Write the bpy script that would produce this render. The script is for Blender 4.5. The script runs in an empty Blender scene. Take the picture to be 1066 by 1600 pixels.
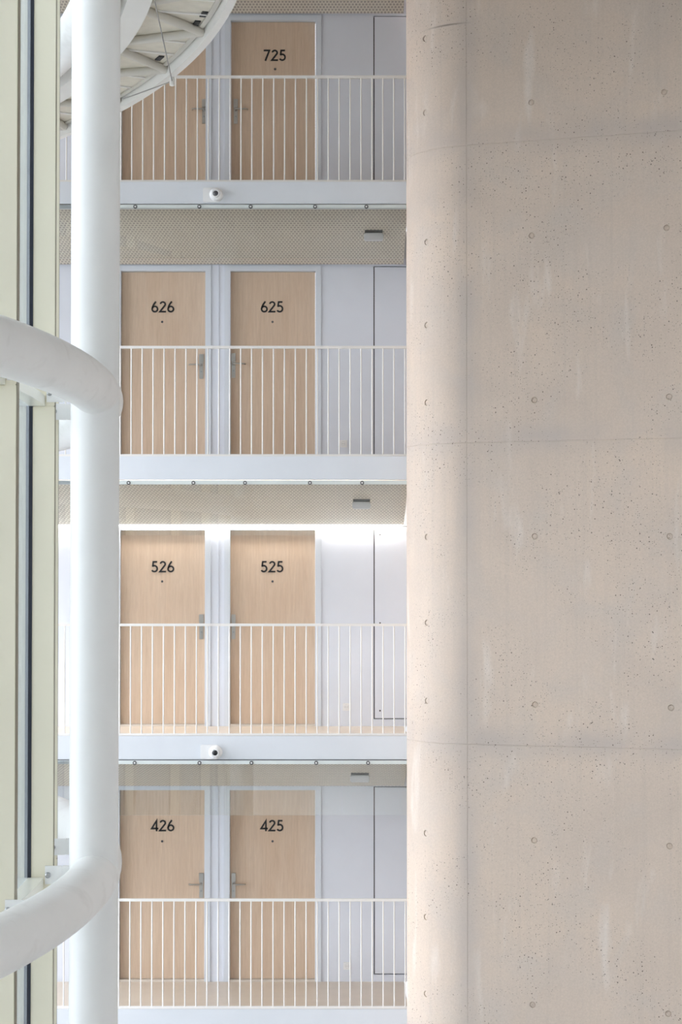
import bpy, bmesh, math, random
from math import sin, cos, pi, radians
from mathutils import Vector, Matrix
random.seed(7)

# ------------------------------------------------------------------ camera
FPX, PITCH, SHIFT, ZC = 3000.0, 0.0226, 47.0, 4.2878     # focal length (px of the 1066-wide frame), tilt, rise, eye height
cam = bpy.data.cameras.new('camera'); cam_ob = bpy.data.objects.new('camera', cam)
bpy.context.scene.collection.objects.link(cam_ob)
cam.sensor_fit = 'HORIZONTAL'; cam.sensor_width = 36.0; cam.lens = 36.0 * FPX / 1066.0
cam.shift_y = SHIFT / 1066.0
cam.clip_start, cam.clip_end = 0.05, 400
cam_ob.location = (0, 0, ZC); cam_ob.rotation_euler = (pi / 2 + PITCH, 0, 0)
sc = bpy.context.scene
sc.camera = cam_ob
vs = sc.view_settings
vs.view_transform = 'Standard'; vs.look = 'None'; vs.gamma = 1.0; vs.use_curve_mapping = False
vs.exposure = 0.12
sc.cycles.max_bounces = 8; sc.cycles.diffuse_bounces = 5; sc.cycles.transparent_max_bounces = 16
sc.cycles.use_denoising = True

# ------------------------------------------------------------------ daylight: overcast sky, brighter over the round courtyard on the left
SKY_DIR, SKY_LOW, SKY_HIGH = Vector((-0.70, -0.06, 0.72)).normalized(), 0.30, 10.0
world = bpy.data.worlds.new('overcast_sky'); sc.world = world; world.use_nodes = True
nt = world.node_tree; nt.nodes.clear()
tc = nt.nodes.new('ShaderNodeTexCoord')
dp = nt.nodes.new('ShaderNodeVectorMath'); dp.operation = 'DOT_PRODUCT'; dp.inputs[1].default_value = SKY_DIR
nt.links.new(tc.outputs['Generated'], dp.inputs[0])
mr = nt.nodes.new('ShaderNodeMapRange'); mr.interpolation_type = 'SMOOTHSTEP'
mr.inputs['From Min'].default_value = -0.35; mr.inputs['From Max'].default_value = 1.0
mr.inputs['To Min'].default_value = SKY_LOW; mr.inputs['To Max'].default_value = SKY_HIGH
nt.links.new(dp.outputs['Value'], mr.inputs['Value'])
bg = nt.nodes.new('ShaderNodeBackground'); bg.inputs['Color'].default_value = (0.945, 0.98, 1.055, 1)
nt.links.new(mr.outputs['Result'], bg.inputs['Strength'])
wo = nt.nodes.new('ShaderNodeOutputWorld'); nt.links.new(bg.outputs[0], wo.inputs[0])
LED_STRENGTH = 60.0


def unproj(px, py, Y):
    """Point of the photograph on the vertical plane at distance Y."""
    u = (px - 533) / FPX; w = (800 + SHIFT - py) / FPX
    c, s = cos(PITCH), sin(PITCH)
    dy, dz = c - w * s, s + w * c
    t = Y / dy
    return Vector((u * t, Y, ZC + dz * t))


# ------------------------------------------------------------------ materials
def mat(name, col, rough=0.5, metal=0.0, spec=0.5):
    m = bpy.data.materials.new(name); m.use_nodes = True
    b = m.node_tree.nodes['Principled BSDF']
    b.inputs['Base Color'].default_value = (*col, 1); b.inputs['Roughness'].default_value = rough
    b.inputs['Metallic'].default_value = metal; b.inputs['Specular IOR Level'].default_value = spec
    return m


def nd(m, t, **kw):
    n = m.node_tree.nodes.new(t)
    for k, v in kw.items():
        if k.startswith('i_'):
            n.inputs[k[2:].replace('_', ' ')].default_value = v
        else:
            setattr(n, k, v)
    return n


def lk(m, a, b): m.node_tree.links.new(a, b)


def ramp(m, fac, stops):
    r = nd(m, 'ShaderNodeValToRGB'); e = r.color_ramp.elements
    e[0].position, e[0].color = stops[0][0], (*stops[0][1], 1)
    e[1].position, e[1].color = stops[-1][0], (*stops[-1][1], 1)
    for p, c in stops[1:-1]:
        x = e.new(p); x.color = (*c, 1)
    lk(m, fac, r.inputs['Fac']); return r.outputs['Color']


def mixc(m, fac, a, b, mode='MIX'):
    x = nd(m, 'ShaderNodeMix', data_type='RGBA', blend_type=mode)
    for s, v in ((x.inputs[0], fac), (x.inputs[6], a), (x.inputs[7], b)):
        if isinstance(v, (int, float)): s.default_value = v
        elif isinstance(v, tuple): s.default_value = (*v, 1)
        else: lk(m, v, s)
    return x.outputs[2]


def coords(m, scale=(1, 1, 1)):
    t = nd(m, 'ShaderNodeTexCoord'); p = nd(m, 'ShaderNodeMapping'); p.inputs['Scale'].default_value = scale
    lk(m, t.outputs['Object'], p.inputs['Vector']); return p.outputs['Vector']


def paint(name, col, rough=0.45, var=0.04, scale=3.0, bump=0.0):
    m = mat(name, col, rough); b = m.node_tree.nodes['Principled BSDF']
    n = nd(m, 'ShaderNodeTexNoise', i_Scale=scale, i_Detail=6.0); lk(m, coords(m), n.inputs['Vector'])
    lo = tuple(c * (1 - var) for c in col); hi = tuple(min(1, c * (1 + var)) for c in col)
    lk(m, ramp(m, n.outputs['Fac'], [(0.3, lo), (0.7, hi)]), b.inputs['Base Color'])
    if bump:
        n2 = nd(m, 'ShaderNodeTexNoise', i_Scale=220.0, i_Detail=3.0); lk(m, coords(m), n2.inputs['Vector'])
        bp = nd(m, 'ShaderNodeBump', i_Strength=bump, i_Distance=0.002); lk(m, n2.outputs['Fac'], bp.inputs['Height'])
        lk(m, bp.outputs[0], b.inputs['Normal'])
    return m


M = {}
M['white_paint'] = paint('white_wall_paint', (0.73, 0.77, 0.85), 0.5, 0.015)
M['frame'] = paint('grey_white_frame', (0.685, 0.73, 0.795), 0.4, 0.01)
M['fascia'] = paint('white_fascia', (0.75, 0.785, 0.835), 0.4, 0.02, 2.0)
M['clamp'] = paint('pale_green_white_strip', (0.71, 0.765, 0.755), 0.35, 0.01)
M['rail'] = paint('white_railing', (0.84, 0.825, 0.80), 0.4, 0.01)
M['steel_white'] = paint('white_steel', (0.86, 0.86, 0.85), 0.42, 0.03, 1.6, 0.05)
m_ = M['tube_white'] = paint('scuffed_white_tube', (0.85, 0.845, 0.83), 0.42, 0.03, 2.0, 0.05)
b_ = m_.node_tree.nodes['Principled BSDF']; src_ = b_.inputs['Base Color'].links[0].from_socket
n_ = nd(m_, 'ShaderNodeTexNoise', i_Scale=5.5, i_Detail=7.0, i_Distortion=0.8); lk(m_, coords(m_, (1, 1, 1.6)), n_.inputs['Vector'])
lk(m_, mixc(m_, ramp(m_, n_.outputs['Fac'], [(0.56, (0, 0, 0)), (0.74, (0.25, 0.25, 0.25))]), src_, (0.58, 0.56, 0.53)), b_.inputs['Base Color'])
M['mullion'] = paint('cream_mullion', (0.81, 0.76, 0.61), 0.3, 0.02, 1.5)
M['transom'] = paint('pale_cream_transom', (0.80, 0.785, 0.69), 0.3, 0.02, 1.5)
M['gasket'] = mat('black_gasket', (0.012, 0.016, 0.03), 0.5)
M['brown_line'] = mat('brown_seal', (0.30, 0.265, 0.20), 0.6)
M['gap'] = mat('dark_gap', (0.03, 0.03, 0.032), 0.8)
M['metal'] = mat('brushed_nickel', (0.52, 0.505, 0.48), 0.32, 1.0)
M['bolt'] = mat('bolt_steel', (0.42, 0.43, 0.44), 0.3, 1.0)
M['dark_bolt'] = mat('dark_bolt_rim', (0.10, 0.105, 0.11), 0.35, 0.6)
M['digits'] = mat('black_digits', (0.008, 0.008, 0.010), 0.5)
M['lens'] = mat('dark_lens', (0.015, 0.016, 0.02), 0.12)
M['lens_grey'] = mat('smoked_lens', (0.09, 0.09, 0.10), 0.2)
M['plastic'] = mat('white_plastic', (0.84, 0.845, 0.85), 0.35)
M['grey_plastic'] = mat('grey_plastic', (0.68, 0.69, 0.72), 0.4)
M['dark_plate'] = mat('dark_fittings_and_shadow', (0.06, 0.06, 0.06), 0.6)
M['deck'] = paint('beige_soffit', (0.66, 0.61, 0.51), 0.6, 0.06, 14.0, 0.2)
M['beam'] = paint('pale_beam', (0.76, 0.74, 0.70), 0.5, 0.03)
M['truss'] = paint('beige_truss_tube', (0.60, 0.565, 0.50), 0.5, 0.03)
M['rod'] = mat('grey_rod', (0.30, 0.29, 0.27), 0.4, 0.6)
M['ground'] = paint('grey_ground', (0.17, 0.165, 0.16), 0.6, 0.05)
M['roof'] = paint('roof_soffit', (0.55, 0.53, 0.50), 0.7, 0.04)
M['outer_wall'] = paint('grey_outer_wall', (0.56, 0.545, 0.52), 0.7, 0.04)
M['threshold'] = paint('pale_threshold', (0.68, 0.62, 0.55), 0.5, 0.03)
M['floor'] = paint('beige_linoleum', (0.66, 0.57, 0.47), 0.35, 0.03, 5.0)


def wood():
    m = mat('birch_veneer', (0.6, 0.5, 0.4), 0.45, spec=0.35); b = m.node_tree.nodes['Principled BSDF']
    oi = nd(m, 'ShaderNodeObjectInfo')
    t = nd(m, 'ShaderNodeTexCoord')
    off = nd(m, 'ShaderNodeVectorMath', operation='SCALE'); off.inputs['Scale'].default_value = 1.7
    lk(m, oi.outputs['Location'], off.inputs[0])
    ad = nd(m, 'ShaderNodeVectorMath', operation='ADD')
    lk(m, t.outputs['Object'], ad.inputs[0]); lk(m, off.outputs[0], ad.inputs[1])
    def mp(s):
        p = nd(m, 'ShaderNodeMapping'); p.inputs['Scale'].default_value = s; lk(m, ad.outputs[0], p.inputs['Vector']); return p.outputs[0]
    n1 = nd(m, 'ShaderNodeTexNoise', i_Scale=1.0, i_Detail=5.0, i_Distortion=0.4); lk(m, mp((55, 55, 2.6)), n1.inputs['Vector'])
    n2 = nd(m, 'ShaderNodeTexNoise', i_Scale=1.0, i_Detail=3.0, i_Distortion=1.2); lk(m, mp((6, 6, 1.1)), n2.inputs['Vector'])
    n3 = nd(m, 'ShaderNodeTexNoise', i_Scale=1.0, i_Detail=2.0); lk(m, mp((190, 190, 14)), n3.inputs['Vector'])
    c1 = ramp(m, n1.outputs['Fac'], [(0.28, (0.615, 0.478, 0.362)), (0.74, (0.695, 0.553, 0.424))])
    c2 = ramp(m, n2.outputs['Fac'], [(0.32, (0.95, 0.915, 0.88)), (0.68, (1.0, 1.0, 1.0))])
    c3 = ramp(m, n3.outputs['Fac'], [(0.34, (0.955, 0.95, 0.945)), (0.6, (1.0, 1.0, 1.0))])
    lk(m, mixc(m, 1.0, mixc(m, 1.0, c1, c2, 'MULTIPLY'), c3, 'MULTIPLY'), b.inputs['Base Color'])
    return m
M['wood'] = wood()


def concrete():
    m = mat('fair_faced_concrete', (0.55, 0.49, 0.43), 0.72, spec=0.3); b = m.node_tree.nodes['Principled BSDF']
    v = coords(m)
    def noise(scale, det=5.0, dist=0.0, sx=(1, 1, 1)):
        n = nd(m, 'ShaderNodeTexNoise', i_Scale=scale, i_Detail=det, i_Distortion=dist); lk(m, coords(m, sx), n.inputs['Vector']); return n.outputs['Fac']
    c = ramp(m, noise(0.9, 5, 0.6), [(0.30, (0.590, 0.492, 0.413)), (0.52, (0.638, 0.530, 0.442)), (0.72, (0.680, 0.556, 0.452))])
    # cloudy grey blotches, pale lime wipes, vertical streaks
    c = mixc(m, ramp(m, noise(2.1, 7, 0.5), [(0.47, (0, 0, 0)), (0.72, (0.55, 0.55, 0.55))]), c, (0.57, 0.505, 0.45))
    c = mixc(m, ramp(m, noise(1.0, 6, 0.3, (5.5, 5.5, 1.1)), [(0.60, (0, 0, 0)), (0.76, (0.75, 0.75, 0.75))]), c, (0.73, 0.655, 0.59))
    c = mixc(m, ramp(m, noise(1.0, 4, 0.2, (22, 22, 0.5)), [(0.50, (0, 0, 0)), (0.8, (0.35, 0.35, 0.35))]), c, (0.53, 0.455, 0.39))
    c = mixc(m, 1.0, c, ramp(m, noise(60, 6), [(0.30, (0.94, 0.94, 0.94)), (0.68, (1.03, 1.03, 1.03))]), 'MULTIPLY')
    c = mixc(m, 1.0, c, ramp(m, noise(240, 2), [(0.30, (0.93, 0.93, 0.93)), (0.7, (1.04, 1.04, 1.04))]), 'MULTIPLY')
    # grey cement bleed along the lift joints and the vertical joint
    sep = nd(m, 'ShaderNodeSeparateXYZ'); lk(m, v, sep.inputs[0])
    def band(src, at, width):
        a = nd(m, 'ShaderNodeMath', operation='SUBTRACT'); lk(m, src, a.inputs[0]); a.inputs[1].default_value = at
        d = nd(m, 'ShaderNodeMath', operation='ABSOLUTE'); lk(m, a.outputs[0], d.inputs[0])
        r = nd(m, 'ShaderNodeMapRange', interpolation_type='SMOOTHSTEP'); lk(m, d.outputs[0], r.inputs['Value'])
        r.inputs['From Min'].default_value = 0.0; r.inputs['From Max'].default_value = width
        r.inputs['To Min'].default_value = 1.0; r.inputs['To Max'].default_value = 0.0
        return r.outputs['Result']
    tot = None
    for zj in JOINT_Z:
        x = band(sep.outputs['Z'], zj + 0.03, 0.22)
        if tot is None: tot = x
        else:
            a = nd(m, 'ShaderNodeMath', operation='MAXIMUM'); lk(m, tot, a.inputs[0]); lk(m, x, a.inputs[1]); tot = a.outputs[0]
    xv = band(sep.outputs['X'], JOINT_X, 0.16)
    a = nd(m, 'ShaderNodeMath', operation='MAXIMUM'); lk(m, tot, a.inputs[0]); lk(m, xv, a.inputs[1])
    w = nd(m, 'ShaderNodeMath', operation='MULTIPLY'); lk(m, a.outputs[0], w.inputs[0]); lk(m, ramp(m, noise(2.2, 5), [(0.3, (0.1, 0.1, 0.1)), (0.65, (0.75, 0.75, 0.75))]), w.inputs[1])
    c = mixc(m, w.outputs[0], c, (0.50, 0.44, 0.40))
    # short horizontal mark on the rounded corner near the top
    g1 = band(sep.outputs['Z'], CRACK_Z, 0.014); g2 = band(sep.outputs['X'], 1.0, 0.26)
    gm = nd(m, 'ShaderNodeMath', operation='MULTIPLY'); lk(m, g1, gm.inputs[0]); lk(m, g2, gm.inputs[1])
    c = mixc(m, gm.outputs[0], c, (0.25, 0.21, 0.18))
    # pin holes left by air bubbles
    def pits(scale, rad, dens):
        vo = nd(m, 'ShaderNodeTexVoronoi', i_Scale=scale); lk(m, v, vo.inputs['Vector'])
        lt = nd(m, 'ShaderNodeMath', operation='LESS_THAN'); lk(m, vo.outputs['Distance'], lt.inputs[0]); lt.inputs[1].default_value = rad
        sr = nd(m, 'ShaderNodeSeparateColor'); lk(m, vo.outputs['Color'], sr.inputs[0])
        pk = nd(m, 'ShaderNodeMath', operation='LESS_THAN'); lk(m, sr.outputs[0], pk.inputs[0]); pk.inputs[1].default_value = dens
        mu = nd(m, 'ShaderNodeMath', operation='MULTIPLY'); lk(m, lt.outputs[0], mu.inputs[0]); lk(m, pk.outputs[0], mu.inputs[1])
        cl = nd(m, 'ShaderNodeMath', operation='MULTIPLY'); lk(m, mu.outputs[0], cl.inputs[0])
        lk(m, ramp(m, noise(1.3, 3), [(0.42, (0, 0, 0)), (0.56, (1, 1, 1))]), cl.inputs[1])
        return cl.outputs[0]
    p1, p2 = pits(28, 0.16, 0.30), pits(62, 0.22, 0.28)
    c = mixc(m, p1, c, (0.14, 0.11, 0.09)); c = mixc(m, p2, c, (0.22, 0.18, 0.15))
    lk(m, c, b.inputs['Base Color'])
    n = nd(m, 'ShaderNodeTexNoise', i_Scale=35.0, i_Detail=8.0); lk(m, v, n.inputs['Vector'])
    bp = nd(m, 'ShaderNodeBump', i_Strength=0.12, i_Distance=0.004); lk(m, n.outputs['Fac'], bp.inputs['Height']); lk(m, bp.outputs[0], b.inputs['Normal'])
    return m


def mesh_metal():
    m = mat('expanded_metal_soffit', (0.6, 0.57, 0.5), 0.5); b = m.node_tree.nodes['Principled BSDF']
    br = nd(m, 'ShaderNodeTexBrick', offset=0.5, squash=1.0)
    lk(m, coords(m), br.inputs['Vector'])
    for k, v in (('Scale', 1.0), ('Mortar Size', 0.0085), ('Mortar Smooth', 0.6), ('Brick Width', 0.037), ('Row Height', 0.046)):
        br.inputs[k].default_value = v
    br.inputs['Color1'].default_value = (0.40, 0.37, 0.32, 1); br.inputs['Color2'].default_value = (0.45, 0.415, 0.36, 1)
    br.inputs['Mortar'].default_value = (0.76, 0.71, 0.62, 1)
    lk(m, br.outputs['Color'], b.inputs['Base Color'])
    bp = nd(m, 'ShaderNodeBump', i_Strength=0.5, i_Distance=0.006); lk(m, br.outputs['Fac'], bp.inputs['Height']); lk(m, bp.outputs[0], b.inputs['Normal'])
    return m
M['mesh'] = mesh_metal()


def glass(name, tint, refl=0.08, rough=0.0, ior=1.5):
    m = bpy.data.materials.new(name); m.use_nodes = True; n = m.node_tree; n.nodes.clear()
    out = nd(m, 'ShaderNodeOutputMaterial'); mx = nd(m, 'ShaderNodeMixShader')
    tr = nd(m, 'ShaderNodeBsdfTransparent'); tr.inputs['Color'].default_value = (*tint, 1)
    gl = nd(m, 'ShaderNodeBsdfGlossy'); gl.inputs['Roughness'].default_value = rough; gl.inputs['Color'].default_value = (0.95, 0.98, 0.97, 1)
    fr = nd(m, 'ShaderNodeFresnel'); fr.inputs['IOR'].default_value = ior
    ad = nd(m, 'ShaderNodeMath', operation='ADD', use_clamp=True); ad.inputs[1].default_value = refl; lk(m, fr.outputs[0], ad.inputs[0])
    lk(m, ad.outputs[0], mx.inputs[0]); lk(m, tr.outputs[0], mx.inputs[1]); lk(m, gl.outputs[0], mx.inputs[2]); lk(m, mx.outputs[0], out.inputs[0])
    return m
M['screen_glass'] = glass('smoke_screen_glass', (0.980, 0.988, 0.983), 0.02)


def courtyard_glass():
    m = glass('courtyard_glass', (0.965, 0.973, 0.975), 0.03); n = m.node_tree
    tl = nd(m, 'ShaderNodeBsdfTranslucent'); tl.inputs['Color'].default_value = (0.68, 0.73, 0.755, 1)
    tr = [x for x in n.nodes if x.type == 'BSDF_TRANSPARENT'][0]; mx = [x for x in n.nodes if x.type == 'MIX_SHADER'][0]
    m2 = nd(m, 'ShaderNodeMixShader'); m2.inputs[0].default_value = 0.40
    lk(m, tr.outputs[0], m2.inputs[1]); lk(m, tl.outputs[0], m2.inputs[2]); lk(m, m2.outputs[0], mx.inputs[1])
    return m
M['facade_glass'] = courtyard_glass()


def emit(name, col, s):
    m = bpy.data.materials.new(name); m.use_nodes = True; b = m.node_tree.nodes['Principled BSDF']
    b.inputs['Emission Color'].default_value = (*col, 1); b.inputs['Emission Strength'].default_value = s
    b.inputs['Base Color'].default_value = (0.9, 0.9, 0.9, 1); return m
M['led'] = emit('led_light', (1.0, 0.95, 0.89), LED_STRENGTH)


# ------------------------------------------------------------------ mesh helpers
class MB:
    def __init__(s): s.v, s.f = [], []
    def box(s, x0, x1, y0, y1, z0, z1, xf=None):
        p = [Vector(q) for q in ((x0, y0, z0), (x1, y0, z0), (x1, y1, z0), (x0, y1, z0), (x0, y0, z1), (x1, y0, z1), (x1, y1, z1), (x0, y1, z1))]
        if xf: p = [xf(q) for q in p]
        b = len(s.v); s.v += p
        s.f += [tuple(b + i for i in q) for q in ((3, 2, 1, 0), (4, 5, 6, 7), (0, 1, 5, 4), (1, 2, 6, 5), (2, 3, 7, 6), (3, 0, 4, 7))]
        return s
    def tube(s, pts, r, n=12, caps=True):
        pts = [Vector(p) for p in pts]; b = len(s.v); rr = r if isinstance(r, (list, tuple)) else [r] * len(pts); ref = None
        for i, p in enumerate(pts):
            t = (pts[min(i + 1, len(pts) - 1)] - pts[max(i - 1, 0)]).normalized()
            if ref is None: ref = Vector((0, 0, 1)) if abs(t.z) < 0.9 else Vector((1, 0, 0))
            a = (ref - t * ref.dot(t)).normalized(); ref = a; c = t.cross(a)
            for k in range(n):
                an = 2 * pi * k / n; s.v.append(p + (a * cos(an) + c * sin(an)) * rr[i])
        for i in range(len(pts) - 1):
            for k in range(n):
                s.f.append((b + i * n + k, b + i * n + (k + 1) % n, b + (i + 1) * n + (k + 1) % n, b + (i + 1) * n + k))
        if caps:
            s.f.append(tuple(b + k for k in reversed(range(n)))); e = b + (len(pts) - 1) * n; s.f.append(tuple(e + k for k in range(n)))
        return s
    def lathe(s, prof, origin, axis, n=28):
        """prof: (distance along axis, radius)"""
        o, ax = Vector(origin), Vector(axis).normalized()
        pts = [o + ax * d for d, r in prof]; b = len(s.v)
        a = Vector((0, 0, 1)) if abs(ax.z) < 0.9 else Vector((1, 0, 0)); a = (a - ax * a.dot(ax)).normalized(); c = ax.cross(a)
        for (d, r), p in zip(prof, pts):
            for k in range(n):
                an = 2 * pi * k / n; s.v.append(p + (a * cos(an) + c * sin(an)) * max(r, 1e-4))
        for i in range(len(prof) - 1):
            for k in range(n):
                s.f.append((b + i * n + k, b + i * n + (k + 1) % n, b + (i + 1) * n + (k + 1) % n, b + (i + 1) * n + k))
        s.f.append(tuple(b + k for k in reversed(range(n)))); e = b + (len(prof) - 1) * n; s.f.append(tuple(e + k for k in range(n)))
        return s
    def prism(s, poly, y0, y1):
        """poly in (x, z); extruded along y"""
        n = len(poly); b = len(s.v)
        s.v += [Vector((x, y0, z)) for x, z in poly] + [Vector((x, y1, z)) for x, z in poly]
        s.f += [tuple(b + i for i in range(n)), tuple(b + n + i for i in reversed(range(n)))]
        s.f += [(b + i, b + n + i, b + n + (i + 1) % n, b + (i + 1) % n) for i in range(n)]
        return s
    def build(s, name, m, parent=None, loc=None, smooth=False, bevel=0.0, fix=True):
        me = bpy.data.meshes.new(name); o = Vector(loc) if loc is not None else Vector((0, 0, 0))
        me.from_pydata([tuple(v - o) for v in s.v], [], s.f); me.update()
        if fix:
            bm = bmesh.new(); bm.from_mesh(me); bmesh.ops.recalc_face_normals(bm, faces=bm.faces)
            if bevel: bmesh.ops.bevel(bm, geom=[e for e in bm.edges if e.is_manifold and e.calc_face_angle(0) > 0.5], offset=bevel, segments=2, affect='EDGES', clamp_overlap=True)
            bm.to_mesh(me); bm.free()
        if smooth:
            for p in me.polygons: p.use_smooth = True
            if smooth != 'all': me.set_sharp_from_angle(angle=radians(40))
        me.materials.append(m)
        ob = bpy.data.objects.new(name, me); bpy.context.scene.collection.objects.link(ob)
        if parent is not None:
            ob.parent = parent; ob.location = o - world_loc(parent)
        else: ob.location = o
        return ob


def world_loc(o):
    v = Vector(o.location)
    while o.parent is not None:
        o = o.parent; v = v + Vector(o.location)
    return v


def tag(o, label=None, cat=None, group=None, kind=None):
    if label: o['label'] = label
    if cat: o['category'] = cat
    if group: o['group'] = group
    if kind: o['kind'] = kind
    return o


def thing(name, loc, label, cat, group=None, kind=None):
    o = bpy.data.objects.new(name, None); bpy.context.scene.collection.objects.link(o); o.location = loc; o.empty_display_size = 0.1
    return tag(o, label, cat, group, kind)


def copy_tree(o, parent=None):
    c = o.copy(); bpy.context.scene.collection.objects.link(c); c.parent = parent
    for ch in [x for x in bpy.data.objects if x.parent == o]: copy_tree(ch, c)
    return c


# ------------------------------------------------------------------ levels of the building
D1, D2 = 19.46, 20.81                    # front of the landings, face of the flat doors
STOREYS = ['fourth', 'fifth', 'sixth', 'seventh']
Y_FLOOR = [1577, 1150, 713, 284]; Y_CEIL = [1228, 820, 413, 21]; Y_TOP = [1234.5, 828, 423.5, 32]
Y_RAIL = [1405, 974.5, 540, 117]; Y_FB = [1613, 1186.5, 749.5, 318.5]; Y_SOFF = [1621, 1195, 758.5, 327]
FL = [unproj(533, y, D1).z for y in Y_FLOOR]
RAIL = [unproj(533, y, D1).z for y in Y_RAIL]
CEIL = [unproj(533, y, D2 - 0.05).z for y in Y_CEIL]
DTOP = [unproj(533, y, D2).z for y in Y_TOP]
FL.append(FL[3] + (FL[3] - FL[2]))
FB = [unproj(533, y, D1).z for y in Y_FB]; FB.append(FL[4] - 0.24)
SOFF = [z - 0.047 for z in FB]
GROUND = -8.46
WALL_L, WALL_R = -6.0, 0.70
def bx(px): return (px - 533) / FPX * D2 / 1.0      # x on the plane of the doors
def fx(px): return (px - 533) / FPX * D1
JOINT_Z = [unproj(728, y, 17.9).z for y in (1634, 1163, 692, 227, -240)]
JOINT_X = (730.5 - 533) / FPX * 17.9
CRACK_Z = unproj(700, 38, 17.95).z
M['concrete'] = concrete()

# ------------------------------------------------------------------ ground and roof over the atrium
tag(MB().box(-90, 90, -90, 90, GROUND - 0.3, GROUND).build('floor', M['ground']), 'beige ground floor of the atrium far below', 'floor', kind='structure')
CX, CY = -9.91, 10.60                   # centre of the round glazed courtyard
ROOF_Z = 10.35  # unseen roof, set just above the view to darken the upper storeys
rb = MB(); N = 72; r0, r1 = 8.08, 17.0
for zz in (ROOF_Z, ROOF_Z + 1.0):
    for r in (r0, r1):
        for k in range(N):
            a = 2 * pi * k / N; rb.v.append(Vector((min(CX + r * cos(a), 5.1), min(CY + r * sin(a), D1 - 0.05), zz)))
for k in range(N):
    j = (k + 1) % N
    rb.f += [(k, j, N + j, N + k), (2 * N + k, 3 * N + k, 3 * N + j, 2 * N + j), (k, 2 * N + k, 2 * N + j, j), (N + k, N + j, 3 * N + j, 3 * N + k)]
tag(rb.build('ceiling', M['roof']), 'unseen ring shaped roof soffit, set low to darken the upper atrium', 'ceiling', kind='structure')

# curved outer wall of the atrium, behind and to the right of the viewpoint
ow = MB(); no = 90
for q in range(no + 1):
    aa = radians(-150 + 171 * q / no)
    for rr, zz in ((16.5, GROUND + 0.001), (16.7, GROUND + 0.001), (16.7, ROOF_Z - 0.002), (16.5, ROOF_Z - 0.002)):
        ow.v.append(Vector((CX + rr * cos(aa), CY + rr * sin(aa), zz)))
for q in range(no):
    for e2 in range(4): ow.f.append((4 * q + e2, 4 * q + (e2 + 1) % 4, 4 * q + 4 + (e2 + 1) % 4, 4 * q + 4 + e2))
ow.f += [(0, 1, 2, 3), tuple(4 * no + q for q in (3, 2, 1, 0))]
tag(ow.build('wall_front', M['outer_wall'], smooth=True), 'curved outer wall of the atrium behind the viewpoint', 'wall', kind='structure')

# ------------------------------------------------------------------ landings: slab, fascia, soffit, back wall
LV = ['fourth', 'fifth', 'sixth', 'seventh', 'eighth']
WHERE = ['lowest', 'second from bottom', 'second from top', 'topmost', 'out of view above']
# door openings: outer frame edges in x
OPEN26 = (bx(178.5), bx(329.6)); OPEN25 = (bx(350.2), bx(502.2)); OPENS = (bx(584.0), WALL_R + 0.06)
FW = 9.3 * D2 / FPX


def wall_with_holes(xs, zs, is_hole, y0, y1):
    mb = MB(); idx = {}
    def vid(i, j, k):
        if (i, j, k) not in idx:
            idx[(i, j, k)] = len(mb.v); mb.v.append(Vector((xs[i], (y0, y1)[k], zs[j])))
        return idx[(i, j, k)]
    solid = lambda i, j: 0 <= i < len(xs) - 1 and 0 <= j < len(zs) - 1 and not is_hole(i, j)
    for i in range(len(xs) - 1):
        for j in range(len(zs) - 1):
            if not solid(i, j): continue
            mb.f.append((vid(i, j, 0), vid(i + 1, j, 0), vid(i + 1, j + 1, 0), vid(i, j + 1, 0)))
            mb.f.append((vid(i, j, 1), vid(i, j + 1, 1), vid(i + 1, j + 1, 1), vid(i + 1, j, 1)))
            if not solid(i - 1, j): mb.f.append((vid(i, j, 0), vid(i, j + 1, 0), vid(i, j + 1, 1), vid(i, j, 1)))
            if not solid(i + 1, j): mb.f.append((vid(i + 1, j, 0), vid(i + 1, j, 1), vid(i + 1, j + 1, 1), vid(i + 1, j + 1, 0)))
            if not solid(i, j - 1): mb.f.append((vid(i, j, 0), vid(i, j, 1), vid(i + 1, j, 1), vid(i + 1, j, 0)))
            if not solid(i, j + 1): mb.f.append((vid(i, j + 1, 0), vid(i + 1, j + 1, 0), vid(i + 1, j + 1, 1), vid(i, j + 1, 1)))
    return mb


for i in range(5):
    z = FL[i]
    s = 'floor_%d' % (i + 1)
    tag(MB().box(WALL_L, WALL_R - 0.02, D1 + 0.022, D2 + 0.16, FB[i] + 0.02, z).build(s, M['floor']),
        'beige linoleum floor slab of the %s landing' % WHERE[i], 'floor', kind='structure')
    f = MB().box(WALL_L, 0.685, D1, D1 + 0.02, FB[i], z)
    tag(f.build('trim_%d' % (i + 1), M['fascia']), 'white steel edge fascia along the %s landing' % WHERE[i], 'fascia', kind='structure')
    # channel that clamps the glass, set back behind a shadow gap
    ch = MB().box(WALL_L, 0.685, D1 + 0.003, D1 + 0.05, SOFF[i], FB[i] - 0.009)
    tag(ch.build('trim_%d' % (i + 11), M['fascia']), 'narrow white glazing channel below the %s fascia' % WHERE[i], 'channel', kind='structure')
    if i:
        zc, zf = CEIL[i - 1], SOFF[i] + 0.004
        c = MB(); ya, yb = D1 + 0.052, D2 - 0.05; t = 0.012
        # sloping soffit of expanded metal sheets
        p = [(ya, zf), (yb, zc), (yb, zc + t), (ya, zf + t)]
        c.v += [Vector((WALL_L, a, b)) for a, b in p] + [Vector((WALL_R - 0.02, a, b)) for a, b in p]
        c.f += [(0, 1, 2, 3), (7, 6, 5, 4), (0, 4, 5, 1), (1, 5, 6, 2), (2, 6, 7, 3), (3, 7, 4, 0)]
        o = c.build('ceiling_%d' % i, M['mesh'], loc=(0, D2, zc))
        tag(o, 'sloping expanded metal soffit above the %s landing' % WHERE[i - 1], 'ceiling', kind='structure')

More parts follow.
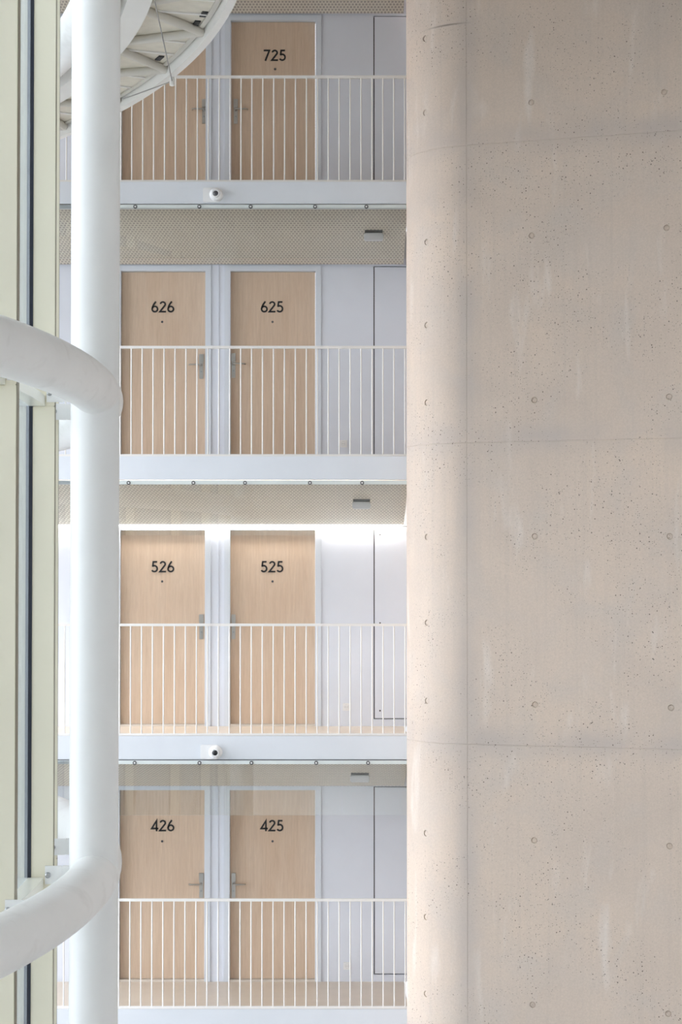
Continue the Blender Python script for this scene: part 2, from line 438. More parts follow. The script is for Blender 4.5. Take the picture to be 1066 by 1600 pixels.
tag(MB().box(WALL_L, WALL_R + 0.12, D1 + 0.3, D1 + 0.5, GROUND + 0.001, FB[0] + 0.015).build('wall_back_5', M['white_paint']), 'plain white wall under the lowest landing, below the frame', 'wall', kind='structure')
for i in range(4):
    z, dt = FL[i], DTOP[i]
    top = FL[i + 1] - 0.26
    hf = dt + FW * 0.98                                  # top of door frames
    sb, st = z + 0.075, CEIL[i] - 0.012                    # flush service door opening
    xs = [WALL_L, OPEN26[0], OPEN26[1], OPEN25[0], OPEN25[1], OPENS[0], OPENS[1]]
    zs = sorted([z, sb, st, hf, top]); js = zs.index(sb); jt = zs.index(st); jh = zs.index(hf)
    hole = lambda a, b: (a in (1, 3) and b < jh) or (a == 5 and js <= b < jt)
    xs.append(WALL_R + 0.12)
    w = wall_with_holes(xs, zs, hole, D2, D2 + 0.14)
    tag(w.build('wall_back' if i == 0 else 'wall_back_%d' % (i + 1), M['white_paint']),
        'white panelled corridor wall behind the %s landing' % WHERE[i], 'wall', kind='structure')

# ------------------------------------------------------------------ concrete wall on the right
path = []
A = Vector((0.785, 20.80)); 
ang = radians(-17.0)
ex, ey, R = JOINT_X - 0.02, 17.905, 0.737
# rounded corner: arc that ends at the vertical joint, heading along the flat face
nrm = Vector((sin(ang), -cos(ang)))            # outward normal of the flat face (towards the camera, left)
cen = Vector((ex, ey)) - nrm * R
a_end = math.atan2(nrm.y, nrm.x); a_start = a_end - radians(76)
NA = 30
arc = [cen + R * Vector((cos(a_start + (a_end - a_start) * k / NA), sin(a_start + (a_end - a_start) * k / NA))) for k in range(NA + 1)]
dirv = Vector((cos(ang), sin(ang)))
inw = -nrm
pj = Vector((ex, ey)) + dirv * 0.02
plan = [(Vector((0.80, 21.1)), 0)] + [(p, 0) for p in arc]
plan += [(pj - dirv * 0.004, 0), (pj - dirv * 0.002 + inw * 0.0025, 1), (pj + dirv * 0.002 + inw * 0.0025, 1), (pj + dirv * 0.004, 0)]
for k in range(1, 25): plan.append((pj + dirv * (0.16 * k), 0))
# profile over height with a shallow groove at each lift joint
prof = [(GROUND, 0)]
for zj in sorted(JOINT_Z):
    prof += [(zj - 0.0055, 0), (zj - 0.003, 0.004), (zj + 0.003, 0.004), (zj + 0.0055, 0)]
prof += [(ROOF_Z - 0.02, 0)]
cb = MB(); L = len(plan)
nors = []
for i in range(L):
    a = plan[max(i - 1, 0)][0]; b = plan[min(i + 1, L - 1)][0]
    t = (b - a).normalized(); nors.append(Vector((-t.y, t.x)))
for (z, dpt) in prof:
    for i, (p, g) in enumerate(plan):
        q = p if g else p + nors[i] * dpt
        cb.v.append(Vector((q.x, q.y, z)))
for j in range(len(prof) - 1):
    for i in range(L - 1):
        cb.f.append((j * L + i, j * L + i + 1, (j + 1) * L + i + 1, (j + 1) * L + i))
# back of the wall so it is a closed solid
b0 = len(cb.v); back = [Vector((5.2, 21.1))]
for (z, _) in prof: cb.v.append(Vector((5.2, 21.1, z)))
for j in range(len(prof) - 1):
    cb.f.append((j * L + L - 1, b0 + j, b0 + j + 1, (j + 1) * L + L - 1)); cb.f.append((b0 + j, j * L, (j + 1) * L, b0 + j + 1))
cb.f.append(tuple(list(range(L)) + [b0])); e = (len(prof) - 1) * L
cb.f.append(tuple([e + i for i in range(L)] + [b0 + len(prof) - 1]))
wall_r = cb.build('wall_right', M['concrete'], smooth=True)
tag(wall_r, 'tall beige fair-faced concrete wall with rounded left corner', 'wall', kind='structure')


def on_concrete(px, py):
    """where the sight line through a pixel meets the concrete face: point and outward normal"""
    u = (px - 533) / FPX
    best = None
    pts = [p for p, g in plan if not g]
    for a, b in zip(pts, pts[1:]):
        d = b - a; den = d.x - u * d.y
        if abs(den) < 1e-9: continue
        t = (u * a.y - a.x) / den
        if -1e-6 <= t <= 1 + 1e-6:
            q = a + d * t
            if best is None or q.y < best[0].y: best = (q, Vector((d.y, -d.x)).normalized())
    q, n = best
    v = unproj(px, py, q.y); return Vector((q.x, q.y, v.z)), Vector((n.x, n.y, 0))


holes = [(832, y) for y in (160, 368)] + [(836, y) for y in (625, 838, 1101)] + [(834, 1313), (831, 1570)]
holes += [(1041, 144), (1044, 356), (1047, 620), (1047, 838), (1048, 1106), (1045, 1322), (1042, 1584)]
holes += [(665, y) for y in (60, 176)] + [(667, y) for y in (378, 508, 629, 839, 973, 1095)] + [(665, y) for y in (1302, 1433, 1553)]
cut = MB(); info = []
for px, py in holes:
    p, n = on_concrete(px, py); info.append((p, n))
    cut.lathe([(-0.012, 0.025), (0.0, 0.029), (0.03, 0.029)], p, n, 24)
cutter = cut.build('tmp_cutter', M['concrete'])
bo = wall_r.modifiers.new('holes', 'BOOLEAN'); bo.object = cutter; bo.operation = 'DIFFERENCE'; bo.solver = 'EXACT'
dg = bpy.context.evaluated_depsgraph_get()
newme = bpy.data.meshes.new_from_object(wall_r.evaluated_get(dg))
wall_r.modifiers.clear(); wall_r.data = newme
bpy.data.objects.remove(cutter)
for p, n in info:
    MB().lathe([(-0.0118, 0.0235), (-0.0085, 0.0235), (-0.0078, 0.0225)], p, n, 24).build('tie_plug', M['concrete'], wall_r, smooth=True)

# ------------------------------------------------------------------ doors
def arcp(cx, cz, r, a0, a1, n=22, rx=None):
    rx = rx or r
    return [(cx + rx * cos(radians(a0 + (a1 - a0) * k / n)), cz + r * sin(radians(a0 + (a1 - a0) * k / n))) for k in range(n + 1)]


GLYPH = {
    '2': [arcp(0.31, 0.735, 0.205, 172, -28, rx=0.215) + [(0.05, 0.06), (0.60, 0.06)]],
    '5': [[(0.52, 0.94), (0.17, 0.94), (0.125, 0.565)] + arcp(0.27, 0.325, 0.265, 118, -150, rx=0.255)],
    '6': [arcp(0.31, 0.30, 0.24, 0, 360, 36, rx=0.245), [(0.075, 0.34), (0.11, 0.50), (0.20, 0.70), (0.30, 0.85), (0.40, 0.985)]],
    '7': [[(0.02, 0.94), (0.53, 0.94), (0.17, 0.0)]],
    '4': [[(0.46, 0.0), (0.46, 0.93), (0.03, 0.24), (0.63, 0.24)]],
}


def ribbon(mb, pts, w, y0, y1, closed=False):
    n = len(pts); L, Rr = [], []
    P = [Vector((x, z)) for x, z in pts]
    for i in range(n):
        if closed:
            a, b = P[(i - 1) % n], P[(i + 1) % n]; d0 = (P[i] - a).normalized(); d1 = (b - P[i]).normalized()
        else:
            d0 = (P[i] - P[i - 1]).normalized() if i else (P[1] - P[0]).normalized()
            d1 = (P[i + 1] - P[i]).normalized() if i < n - 1 else d0
        n0, n1 = Vector((-d0.y, d0.x)), Vector((-d1.y, d1.x)); m = (n0 + n1)
        m = m.normalized() if m.length > 1e-6 else n0
        k = min(w / 2 / max(m.dot(n0), 0.3), w * 1.6)
        L.append(P[i] + m * k); Rr.append(P[i] - m * k)
    b = len(mb.v)
    for l, r in zip(L, Rr):
        for q, y in ((l, y0), (r, y0), (r, y1), (l, y1)): mb.v.append(Vector((q.x, y, q.y)))
    for i in range(n if closed else n - 1):
        j = (i + 1) % n
        for k in range(4):
            mb.f.append((b + 4 * i + k, b + 4 * i + (k + 1) % 4, b + 4 * j + (k + 1) % 4, b + 4 * j + k))
    if not closed: mb.f += [(b, b + 1, b + 2, b + 3), tuple(b + 4 * (n - 1) + k for k in (3, 2, 1, 0))]


HD = 0.121                              # digit height
LEAF_Y = D2 + 0.055
door_n = 0


def make_door(i, opening, number, hinge_left, num_px, num_y, eye_px, eye_y, handle_px, handle_y):
    global door_n
    door_n += 1
    x0, x1 = opening; z = FL[i]; dt = DTOP[i]
    side = 'left' if number.endswith('6') else 'right'
    root = thing('door_%d' % door_n, ((x0 + x1) / 2, LEAF_Y, z), 'pale birch flat door marked %s on the %s landing' % (number, WHERE[i]), 'door', 'numbered birch doors', 'structure')
    fr = MB(); g = 0.0008; lx0, lx1 = x0 + FW, x1 - FW; th = dt + FW * 0.98 - g
    yf, yb = D2 - 0.012, D2 + 0.125
    o = [(x0 + g, z + 0.001), (x0 + g, th), (x1 - g, th), (x1 - g, z + 0.001), (lx1, z + 0.001), (lx1, dt), (lx0, dt), (lx0, z + 0.001)]
    fr.prism(o, yf, yb)
    fr.build('door_frame', M['frame'], root)
    lz0 = z + 0.022
    leaf = MB().box(lx0 + 0.003, lx1 - 0.003, LEAF_Y, LEAF_Y + 0.045, lz0, dt - 0.003).build('door_leaf', M['wood'], root, loc=((lx0 + lx1) / 2, LEAF_Y, z), bevel=0.0015)
    MB().box(lx0 + 0.001, lx1 - 0.001, D2 - 0.004, LEAF_Y + 0.045, z + 0.0005, z + 0.019).build('threshold', M['threshold'], root)
    # number: three separate digits
    c = unproj(num_px, num_y, LEAF_Y); adv = 0.715 * HD; wd = 2 * adv + 0.62 * HD
    for k, ch in enumerate(number):
        mb = MB(); ox, oz = c.x - wd / 2 + k * adv, c.z - HD / 2
        for st in GLYPH[ch]:
            cl = (Vector(st[0]) - Vector(st[-1])).length < 1e-4
            ribbon(mb, [(ox + x * HD, oz + zz * HD) for x, zz in (st[:-1] if cl else st)], 0.148 * HD, LEAF_Y - 0.004, LEAF_Y + 0.001, cl)
        mb.build('digit', M['digits'], leaf)
    e = unproj(eye_px, eye_y, LEAF_Y)
    MB().lathe([(-0.002, 0.0125), (0.004, 0.0125), (0.0055, 0.010), (0.003, 0.006)], e, (0, -1, 0), 18).build('peephole', M['lens_grey'], leaf, smooth=True)
    # handle: tall back plate, thicker card reader head, lever, cylinder lock
    h = unproj(handle_px, handle_y, LEAF_Y)             # spindle
    sgn = -1 if side == 'left' else 1
    hx = h.x
    pl = MB().box(hx - 0.021, hx + 0.021, LEAF_Y - 0.010, LEAF_Y + 0.001, h.z - 0.150, h.z + 0.030)
    hp = pl.build('handle_plate', M['metal'], leaf, bevel=0.002)
    MB().box(hx - 0.023, hx + 0.027 if sgn < 0 else hx + 0.023, LEAF_Y - 0.022, LEAF_Y + 0.001, h.z + 0.030, h.z + 0.118).build('lock_head', M['metal'], leaf, bevel=0.003)
    lv = MB(); r = 0.0085
    pts = [Vector((hx, LEAF_Y - 0.008, h.z)), Vector((hx, LEAF_Y - 0.045, h.z)), Vector((hx + sgn * 0.006, LEAF_Y - 0.056, h.z)), Vector((hx + sgn * 0.018, LEAF_Y - 0.060, h.z)),
           Vector((hx + sgn * 0.105, LEAF_Y - 0.060, h.z)), Vector((hx + sgn * 0.120, LEAF_Y - 0.056, h.z)), Vector((hx + sgn * 0.126, LEAF_Y - 0.046, h.z)), Vector((hx + sgn * 0.127, LEAF_Y - 0.018, h.z))]
    lv.tube(pts, r, 12); lv.lathe([(0.008, 0.014), (0.020, 0.014), (0.024, 0.011)], (hx, LEAF_Y, h.z), (0, -1, 0), 18)
    lv.build('lever', M['metal'], leaf, smooth=True)
    MB().lathe([(0.008, 0.010), (0.013, 0.010), (0.014, 0.007)], (hx, LEAF_Y, h.z - 0.075), (0, -1, 0), 16).build('lock_cylinder', M['bolt'], leaf, smooth=True)
    return root


NUM = [('4', 1290, 1314.5, 1381), ('5', 885.5, 908.5, 977), ('6', 479.5, 503, 569), ('7', 86.5, 108, 172)]
for i, (d, ny, ey_, hy) in enumerate(NUM):
    make_door(i, OPEN26, d + '26', True, 254.5, ny, 253.5, ey_, 314.5 if i < 3 else 319, hy + (1.5 if i == 2 else 0))
    make_door(i, OPEN25, d + '25', False, 425.5 if i < 3 else 429.5, ny, 426 if i < 3 else 430, ey_, 365 if i < 3 else 368.5, hy)

# flush service doors at the right end, wall joints and sockets
for i in range(4):
    door_n += 1
    z = FL[i]; sb, st = z + 0.075, CEIL[i] - 0.012; g = 0.011
    x0, x1 = OPENS[0] + g, OPENS[1] - 0.004
    root = thing('door_%d' % door_n, ((x0 + x1) / 2, D2, z), 'flush white service door beside the concrete wall, %s landing' % WHERE[i], 'door', 'white service doors', 'structure')
    MB().box(x0, x1, D2 + 0.002, D2 + 0.035, sb + g, st - g * 0.8).build('door_leaf', M['white_paint'], root)
    MB().box(OPENS[0] + 0.001, x1, D2 + 0.05, D2 + 0.06, sb + 0.001, st - 0.001).build('door_rebate', M['gap'], root)
    if i == 1:
        for py in (835.5, 973.5, 1110.5):
            p = unproj(594, py, D2); MB().lathe([(-0.004, 0.009), (0.002, 0.009), (0.003, 0.006)], p, (0, -1, 0), 14).build('square_lock', M['dark_plate'], root)
    # socket on the white wall panel
SOCK = {2: (536.5, 693.5), 1: (541.5, 1104.5), 0: (542.5, 1509)}
for i, (px, py) in SOCK.items():
    p = unproj(px, py, D2); h = 0.040
    t = thing('wall_socket', p, 'square white wall socket low on the wall of the %s landing' % WHERE[i], 'socket', 'wall sockets')
    MB().box(p.x - h, p.x + h, D2 - 0.010, D2, p.z - h, p.z + h).build('socket_plate', M['plastic'], t, bevel=0.003)
    MB().lathe([(0.010, 0.0245), (0.0125, 0.024), (0.0125, 0.021), (0.0035, 0.0205), (0.0035, 0.001)], (p.x, D2 + 0.0005, p.z), (0, -1, 0), 26).build('socket_well', M['grey_plastic'], t, smooth=True)
    hl = MB()
    for dx in (-0.0095, 0.0095): hl.lathe([(0.0, 0.003), (0.0135, 0.003)], (p.x + dx, D2 - 0.0, p.z), (0, -1, 0), 10)
    hl.build('pin_hole', M['dark_plate'], t)
# vertical panel strips between and beside the doors (raised cover strips on the wall)
n_t = 30
for i in range(4):
    for px, w in ((341.0, 0.012),):
        n_t += 1
        tag(MB().box(bx(px) - w / 2, bx(px) + w / 2, D2 - 0.006, D2 - 0.0002, FL[i] + 0.002, CEIL[i] + 0.05).build('trim_%d' % n_t, M['white_paint']), 'slim white cover strip between the two doors of the %s landing' % WHERE[i], 'cover strip', kind='structure')

# ------------------------------------------------------------------ light strip in the cove of the second landing
zc = CEIL[1]
led = MB().box(WALL_L, WALL_R - 0.05, D2 - 0.044, D2 - 0.012, zc + 0.010, zc + 0.022)
tag(led.build('light_strip', M['led']), 'glowing white light strip along the top of the wall above doors 526 and 525', 'light strip')

# ------------------------------------------------------------------ railings
PITCH_B = 17.17
def make_rail(i):
    z, zr = FL[i], RAIL[i]; yc = D1 + 0.035; xe = 0.685
    t = thing('railing', (0, yc, z), 'slim white steel railing along the %s landing' % WHERE[i], 'railing', 'landing railings')
    MB().box(WALL_L, xe, yc - 0.020, yc + 0.020, zr - 0.026, zr).build('handrail', M['rail'], t, bevel=0.003)
    MB().box(WALL_L, xe, yc - 0.012, yc + 0.018, z + 0.0005, z + 0.024).build('bottom_rail', M['rail'], t, bevel=0.002)
    base = None
    for k in range(35):
        x = fx(633.2 - PITCH_B * k) 
        if base is None:
            base = MB().tube([(x, yc, z + 0.022), (x, yc, zr - 0.024)], 0.0068, 10).build('baluster', M['rail'], t, loc=(x, yc, z), smooth=True)
        else:
            c = base.copy(); bpy.context.scene.collection.objects.link(c); c.parent = t; c.location = base.location + Vector((x - fx(633.2), 0, 0))
for i in range(4): make_rail(i)

# ------------------------------------------------------------------ glass smoke screens hung below the landings
SCREEN = {3: ([-10, 170.5, 351.3, 532.3], [(211.5, 311.5), (391.8, 492.5), (572.6,)], 404, 323),
          2: ([-22, 159.5, 341.5, 524.6], [(201, 302.3), (383, 484.4), (566,)], 836.5, 754.5),
          1: ([-10, 169.5, 351, 534.5], [(210.5, 311.8), (393, 494.2), (575.3,)], 1273.5, 1192)}
POSN = ['left', 'middle', 'right']
for i, (js, bolts, yb, ybolt) in SCREEN.items():
    yg = D1 - 0.010
    z1 = FB[i] - 0.012; z0 = unproj(533, yb, D1).z
    edges = js + [None]
    for k in range(4):
        xa = fx(edges[k]); xb = fx(edges[k + 1]) if edges[k + 1] is not None else 0.685
        if k == 0: xa = max(xa, WALL_L)
        pos = 'far left pane behind white column' if k == 0 else '%s pane' % POSN[k - 1]
        t = thing('glass_screen', ((xa + xb) / 2, yg, z0), 'hanging glass smoke screen, %s, under %s railing' % (pos, WHERE[i]), 'glass screen', 'glass smoke screens')
        MB().box(xa + 0.003, xb - 0.003, yg, yg + 0.009, z0, z1).build('pane', M['screen_glass'], t)
        if k:
            MB().box(xa + 0.002, xb - 0.002, D1 - 0.016, D1 - 0.0105, SOFF[i], FB[i] - 0.011).build('clamp_strip', M['clamp'], t)
            for px in bolts[k - 1]:
                p = unproj(px, ybolt, D1 - 0.016)
                b = MB().lathe([(-0.022, 0.010), (-0.0005, 0.010), (0.0, 0.0200), (0.006, 0.0200), (0.010, 0.017), (0.006, 0.009)], (p.x, D1 - 0.016, p.z), (0, -1, 0), 18)
                bb = b.build('bolt', M['dark_bolt'], t, smooth=True)
                MB().lathe([(0.0, 0.0095), (0.008, 0.0095), (0.010, 0.006)], (p.x, D1 - 0.016, p.z), (0, -1, 0), 14).build('bolt_centre', M['plastic'], bb, smooth=True)

# ------------------------------------------------------------------ cameras on the fascias
def security_camera(i, px_box, px_lens, py, glass):
    a = unproj(px_box[0], py, D1); b = unproj(px_box[1], py, D1); l = unproj(px_lens[0], px_lens[1], D1)
    y = D1; hz = 0.074; z = FL[i] - (FL[i] - FB[i]) * 0.60
    t = thing('security_camera', (l.x, y, l.z), 'white security camera with round lens on the %s fascia' % WHERE[i], 'security camera', 'security cameras')
    MB().box(a.x, b.x, y - 0.034, y, l.z - hz, l.z + hz).build('camera_housing', M['plastic'], t, bevel=0.008)
    ball = [(0.030, 0.068)] + [(0.050 + 0.062 * sin(radians(q)), 0.068 * cos(radians(q))) for q in range(0, 56, 8)]
    d = Vector((-0.10, -1.0, 0.10)).normalized() if glass != 'lens' else Vector((-0.06, -1, -0.02)).normalized()
    o = Vector((l.x + 0.012, y, l.z))
    MB().lathe([(0.0, 0.068)] + ball, o, (0, -1, 0), 32).build('dome', M['plastic'], t, smooth=True)
    fr = o + Vector((0, -0.10, 0))
    MB().lathe([(-0.02, 0.040), (0.012, 0.040), (0.017, 0.034), (0.012, 0.027), (0.008, 0.026)], fr, d, 28).build('lens_ring', M['plastic'], t, smooth=True)
    MB().lathe([(-0.02, 0.027), (0.010, 0.027), (0.018, 0.020), (0.022, 0.008)], fr, d, 24).build('lens', M[glass], t, smooth=True)
security_camera(3, (317.5, 343), (336.5, 305.5), 307, 'lens_grey')
security_camera(1, (313.5, 341), (335.5, 1174.8), 1175, 'lens')

# ------------------------------------------------------------------ lamps on the soffits
LAMP = {2: (584, 367, 30), 1: (565, 786.5, 28.5), 0: (562.5, 1213, 30)}
for i, (px, py, wpx) in LAMP.items():
    # meet the sloping soffit with the sight line of the lamp
    zf, zb, ya, yb = SOFF[i + 1] + 0.004, CEIL[i], D1 + 0.052, D2 - 0.05
    f = lambda Y: unproj(px, py - 4, Y).z - (zf + (zb - zf) * (Y - ya) / (yb - ya))
    lo, hi = ya, yb
    for _ in range(50):
        mid = (lo + hi) / 2
        if f(mid) * f(lo) > 0: lo = mid
        else: hi = mid
    p = unproj(px, py - 4, lo); w = wpx / FPX * lo / 2
    sl = math.atan2(zb - zf, yb - ya)
    rot = Matrix.Rotation(sl, 3, 'X')
    xf = lambda q, p=p, rot=rot: p + rot @ q
    t = thing('ceiling_lamp', p, 'grey box shaped emergency lamp on the soffit of the %s landing' % WHERE[i], 'ceiling lamp', 'soffit lamps')
    MB().box(-w * 0.92, w * 0.92, -0.055, 0.055, -0.015, -0.001, xf).build('shadow_plate', M['dark_plate'], t)  # dark plate doubles as the shadow between lamp and soffit
    xf2 = lambda q, p=p: p + Vector((0, 0, -0.013)) + q
    MB().box(-w, w, -0.05, 0.062, -0.072, 0.0, xf2).build('lamp_housing', M['grey_plastic'], t, bevel=0.010)

# ------------------------------------------------------------------ steel column and ring beams of the round glass facade
COL_X, COL_Y, COL_R = -1.412, 11.0, 0.1395
cz0, cz1 = GROUND, ROOF_Z - 0.001
col = MB().lathe([(0, COL_R), (cz1 - cz0, COL_R)], (COL_X, COL_Y, cz0), (0, 0, 1), 64)
tag(col.build('steel_column', M['steel_white'], loc=(COL_X, COL_Y, cz0), smooth=True), 'tall round white steel column in the foreground', 'column', kind='thing')


def pol(r, a, z): return Vector((CX + r * cos(a), CY + r * sin(a), z))
RING_R = 8.512
Z_UP = unproj(148, 613, COL_Y).z; Z_LO = unproj(148, 1369, COL_Y).z
RINGS = [(Z_LO, 'lower'), (Z_UP, 'upper'), (Z_UP + (Z_UP - Z_LO), 'top')]
FIN_R, FIN_D, FIN_T = 8.270, 0.125, 0.062
A0, DA = -4.9, 8.26
FINS = [A0 + DA * k for k in range(-6, 8)]
RLAB = {'lower': 'thick curved white steel tube crossing the column near the bottom', 'upper': 'thick curved white steel tube crossing the column near mid height', 'top': 'curved white steel tube behind the column top under the footbridge'}
for z, nm in RINGS:
    t = thing('ring_tube', pol(RING_R, 0, z), RLAB[nm], 'ring tube', 'curved facade tubes')
    pts = [pol(RING_R, radians(a), z) for a in [-62 + 1.0 * k for k in range(130)]]
    MB().tube(pts, COL_R * 0.985, 40).build('tube', M['tube_white'], t, smooth=True)
    for fa in FINS:
        if not -8 < fa < 22: continue
        a = radians(fa); er = Vector((cos(a), sin(a), 0)); et = Vector((-sin(a), cos(a), 0)); o = pol(0, 0, z) 
        base = Vector((CX, CY, z))
        xf = lambda q, er=er, et=et, base=base: base + er * q.x + et * q.y + Vector((0, 0, q.z))
        y0 = -FIN_T / 2 - 0.012
        br = MB().box(FIN_R - 0.045, FIN_R + 0.050, y0, -FIN_T / 2 - 0.0005, -0.052, 0.052, xf)
        br.box(FIN_R + 0.0535, RING_R - COL_R + 0.03, y0 - 0.001, -FIN_T / 2 + 0.02, -0.050, 0.050, xf)
        br.box(FIN_R + 0.045, FIN_R + 0.06, y0 + 0.002, y0 + 0.010, -0.045, 0.045, xf)
        bo_ = br.build('bracket', M['steel_white'], t)
        MB().lathe([(0, 0.016), (0.012, 0.016), (0.016, 0.010)], xf(Vector((FIN_R - 0.028, y0 + 0.0005, 0.0))), -et, 12).build('bolt', M['bolt'], bo_)

# mullions
ZM0, ZM1 = GROUND, 8.745
FIN_LABEL = {0: 'cream facade mullion at the left edge of the photo, nearest to the camera', 1: 'cream facade mullion just left of the white column, second from the left', 2: 'cream facade mullion almost hidden behind the second one, touching the column side'}
for k, fa in enumerate(FINS):
    kk = k - 6
    a = radians(fa); er = Vector((cos(a), sin(a), 0)); et = Vector((-sin(a), cos(a), 0)); base = Vector((CX, CY, 0))
    xf = lambda q, er=er, et=et, base=base: base + er * q.x + et * q.y + Vector((0, 0, q.z))
    lab = FIN_LABEL.get(kk, 'cream facade mullion of the round glass courtyard, only seen as a reflection')
    t = thing('facade_mullion', xf(Vector((FIN_R, 0, ZM0))), lab, 'mullion', 'courtyard facade mullions' if kk in FIN_LABEL else 'courtyard mullions outside the frame')
    cuts = [ZM0] + [z - 0.075 for z, _ in RINGS] + [ZM1]
    mb = MB()
    for za, zb in zip(cuts, cuts[1:]):
        mb.box(FIN_R - FIN_D, FIN_R, -FIN_T / 2, FIN_T / 2, za + 0.003, zb - 0.003, xf)
    mb.box(FIN_R - FIN_D + 0.004, FIN_R - 0.004, -FIN_T / 2 + 0.004, FIN_T / 2 - 0.004, ZM0, ZM1, xf)
    mb.build('fin', M['mullion'], t)
    MB().box(FIN_R - FIN_D - 0.034, FIN_R - FIN_D - 0.0005, -FIN_T / 2 - 0.006, FIN_T / 2 + 0.006, ZM0, ZM1, xf).build('gasket', M['gasket'], t)
    MB().box(FIN_R + 0.0005, FIN_R + 0.0025, -0.024, 0.024, ZM0, ZM1, xf).build('seal_strip', M['brown_line'], t)

# unseen opaque band added above the glazing to keep light off the top landing
ub = MB(); nb = 80
for q in range(nb + 1):
    aa = radians(-62 + 126 * q / nb)
    for rr, zz in ((8.02, 8.75), (8.10, 8.75), (8.10, ROOF_Z - 0.005), (8.02, ROOF_Z - 0.005)): ub.v.append(pol(rr, aa, zz))
for q in range(nb):
    for e2 in range(4): ub.f.append((4 * q + e2, 4 * q + (e2 + 1) % 4, 4 * q + 4 + (e2 + 1) % 4, 4 * q + 4 + e2))
ub.f += [(0, 1, 2, 3), tuple(4 * nb + q for q in (3, 2, 1, 0))]
tag(ub.build('wall_left_shade', M['mullion'], smooth=True), 'unseen opaque cream band added above the courtyard glazing to block light', 'wall', kind='structure')

# panes with their transoms
for k in range(len(FINS) - 1):
    a0, a1 = radians(FINS[k]), radians(FINS[k + 1])
    t = thing('window_%d' % (k + 1), pol(FIN_R - FIN_D - 0.03, (a0 + a1) / 2, ZM0), 'tall pale glass bay between the two cream mullions left of the column' if k == 6 else 'tall curved glass bay of the round courtyard facade outside the frame', 'window', 'courtyard glass bays', 'structure')
    rg = FIN_R - FIN_D - 0.020; da = 0.040 / rg
    g = MB(); n = 6
    for q in range(n + 1):
        aa = a0 + da + (a1 - a0 - 2 * da) * q / n
        for rr in (rg - 0.008, rg):
            for zz in (ZM0, ZM1): g.v.append(pol(rr, aa, zz))
    for q in range(n):
        b = 4 * q
        g.f += [(b + 2, b + 6, b + 7, b + 3), (b, b + 1, b + 5, b + 4), (b + 1, b + 3, b + 7, b + 5), (b, b + 4, b + 6, b + 2)]
    g.f += [(0, 2, 3, 1), tuple(4 * n + q for q in (0, 1, 3, 2))]
    g.build('glass_pane', M['facade_glass'], t, smooth=True)
    for z, _ in RINGS:
        tr = MB(); ri, ro = rg + 0.002, FIN_R - 0.055; n2 = 4; db = FIN_T / 2 / FIN_R * 1.02
        for q in range(n2 + 1):
            aa = a0 + db + (a1 - a0 - 2 * db) * q / n2
            for rr, zz in ((ri, z - 0.075), (ro, z - 0.075), (ro, z - 0.015), (ri, z - 0.015)): tr.v.append(pol(rr, aa, zz))
        for q in range(n2):
            for e2 in range(4): tr.f.append((4 * q + e2, 4 * q + (e2 + 1) % 4, 4 * q + 4 + (e2 + 1) % 4, 4 * q + 4 + e2))
        tr.f += [(0, 1, 2, 3), tuple(4 * n2 + q for q in (3, 2, 1, 0))]
        tr.build('transom', M['transom'], t)

# ------------------------------------------------------------------ curved footbridge under the roof
ZB = ZC + 3.79; RO, RI = 9.40, 8.86
fb = thing('footbridge', pol(9.1, 0.3, ZB), 'curved white footbridge with trussed beige underside at the upper left', 'footbridge')


def ring_part(name, m, ri, ro, z0, z1, a0=-30.0, a1=70.0, n=100, parent=fb, smooth=True):
    g = MB()
    for q in range(n + 1):
        aa = radians(a0 + (a1 - a0) * q / n)
        for rr, zz in ((ri, z0), (ro, z0), (ro, z1), (ri, z1)): g.v.append(pol(rr, aa, zz))
    for q in range(n):
        for e2 in range(4): g.f.append((4 * q + e2, 4 * q + (e2 + 1) % 4, 4 * q + 4 + (e2 + 1) % 4, 4 * q + 4 + e2))
    g.f += [(0, 1, 2, 3), tuple(4 * n + q for q in (3, 2, 1, 0))]
    return g.build(name, m, parent, smooth=smooth)


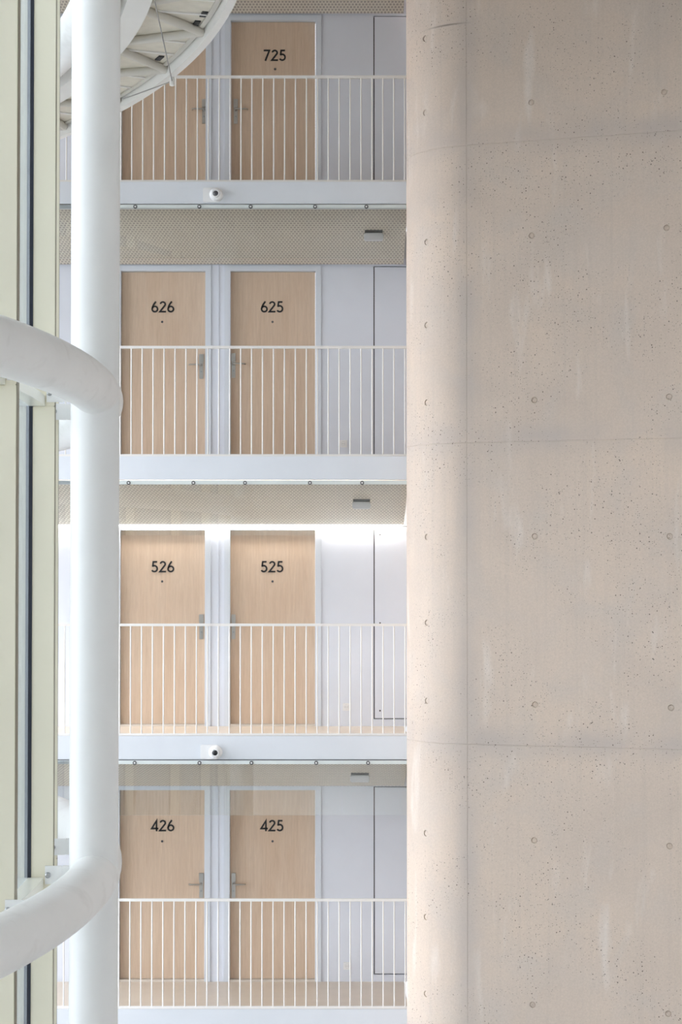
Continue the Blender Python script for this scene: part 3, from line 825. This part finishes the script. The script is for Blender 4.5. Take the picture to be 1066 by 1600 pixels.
ring_part('outer_beam', M['beam'], RO - 0.055, RO, ZB, ZB + 0.15)
ring_part('inner_beam', M['beam'], RI - 0.16, RI, ZB - 0.01, ZB + 0.16)
ring_part('deck', M['deck'], RI - 0.02, RO - 0.045, ZB + 0.085, ZB + 0.20)
ring_part('edge_plate', M['truss'], RO - 0.10, RO - 0.065, ZB + 0.072, ZB + 0.09)
STEP = 6.3; AN0 = 23.0
for k in range(-4, 6):
    ao = radians(AN0 + STEP * k)
    for dd in (-0.5, 0.5):
        ai = radians(AN0 + STEP * (k + dd * 0.86))
        MB().tube([pol(RO - 0.06, ao, ZB + 0.062), pol(RI - 0.03, ai, ZB + 0.062)], 0.032, 12).build('truss_tube', M['truss'], fb, smooth=True)
    aj = radians(AN0 + STEP * (k + 0.5))
    xe = pol(0, 0, 0)
    er = Vector((cos(aj), sin(aj), 0)); et = Vector((-sin(aj), cos(aj), 0))
    xf = lambda q, er=er, et=et: Vector((CX, CY, ZB)) + er * q.x + et * q.y + Vector((0, 0, q.z))
    MB().box(RI - 0.01, RO - 0.105, -0.17, -0.15, 0.074, 0.088, xf).build('joist', M['beam'], fb)
    MB().box(RI - 0.01, RO - 0.105, 0.15, 0.17, 0.074, 0.088, xf).build('joist', M['beam'], fb)
for px, py in ((318.5, 22.5), (307, 36.5), (249.5, 91)):
    # downlights recessed in the soffit
    zt = ZB + 0.080; Y = 13.0
    for _ in range(40):
        q = unproj(px, py, Y); Y *= 1 - (q.z - zt) / (q.z - ZC)
    q = unproj(px, py, Y); aa = math.atan2(q.y - CY, q.x - CX); er = Vector((cos(aa), sin(aa), 0)); et = Vector((-sin(aa), cos(aa), 0))
    xf = lambda v, q=q, er=er, et=et: q + er * v.x + et * v.y + Vector((0, 0, v.z))
    MB().box(-0.020, 0.020, -0.055, 0.055, -0.004, 0.006, xf).build('downlight', M['gap'], fb)


def on_bridge(px, py, z):
    Y = 13.0
    for _ in range(40):
        q = unproj(px, py, Y); Y *= 1 - (q.z - z) / (q.z - ZC)
    return unproj(px, py, Y)
nodep = on_bridge(269, 127, ZB - 0.03)
cl = MB(); cl.lathe([(-0.035, 0.012), (-0.03, 0.020), (0.02, 0.020), (0.035, 0.014)], nodep, (0, 0, 1), 14)
cl.build('rod_clevis', M['beam'], fb, smooth=True)
MB().tube([nodep, on_bridge(241, -2, ZB - 0.02)], 0.0042, 8).build('tension_rod', M['rod'], fb)
MB().tube([nodep, on_bridge(192, 155, ZB - 0.02)], 0.0045, 8).build('tension_rod', M['rod'], fb)
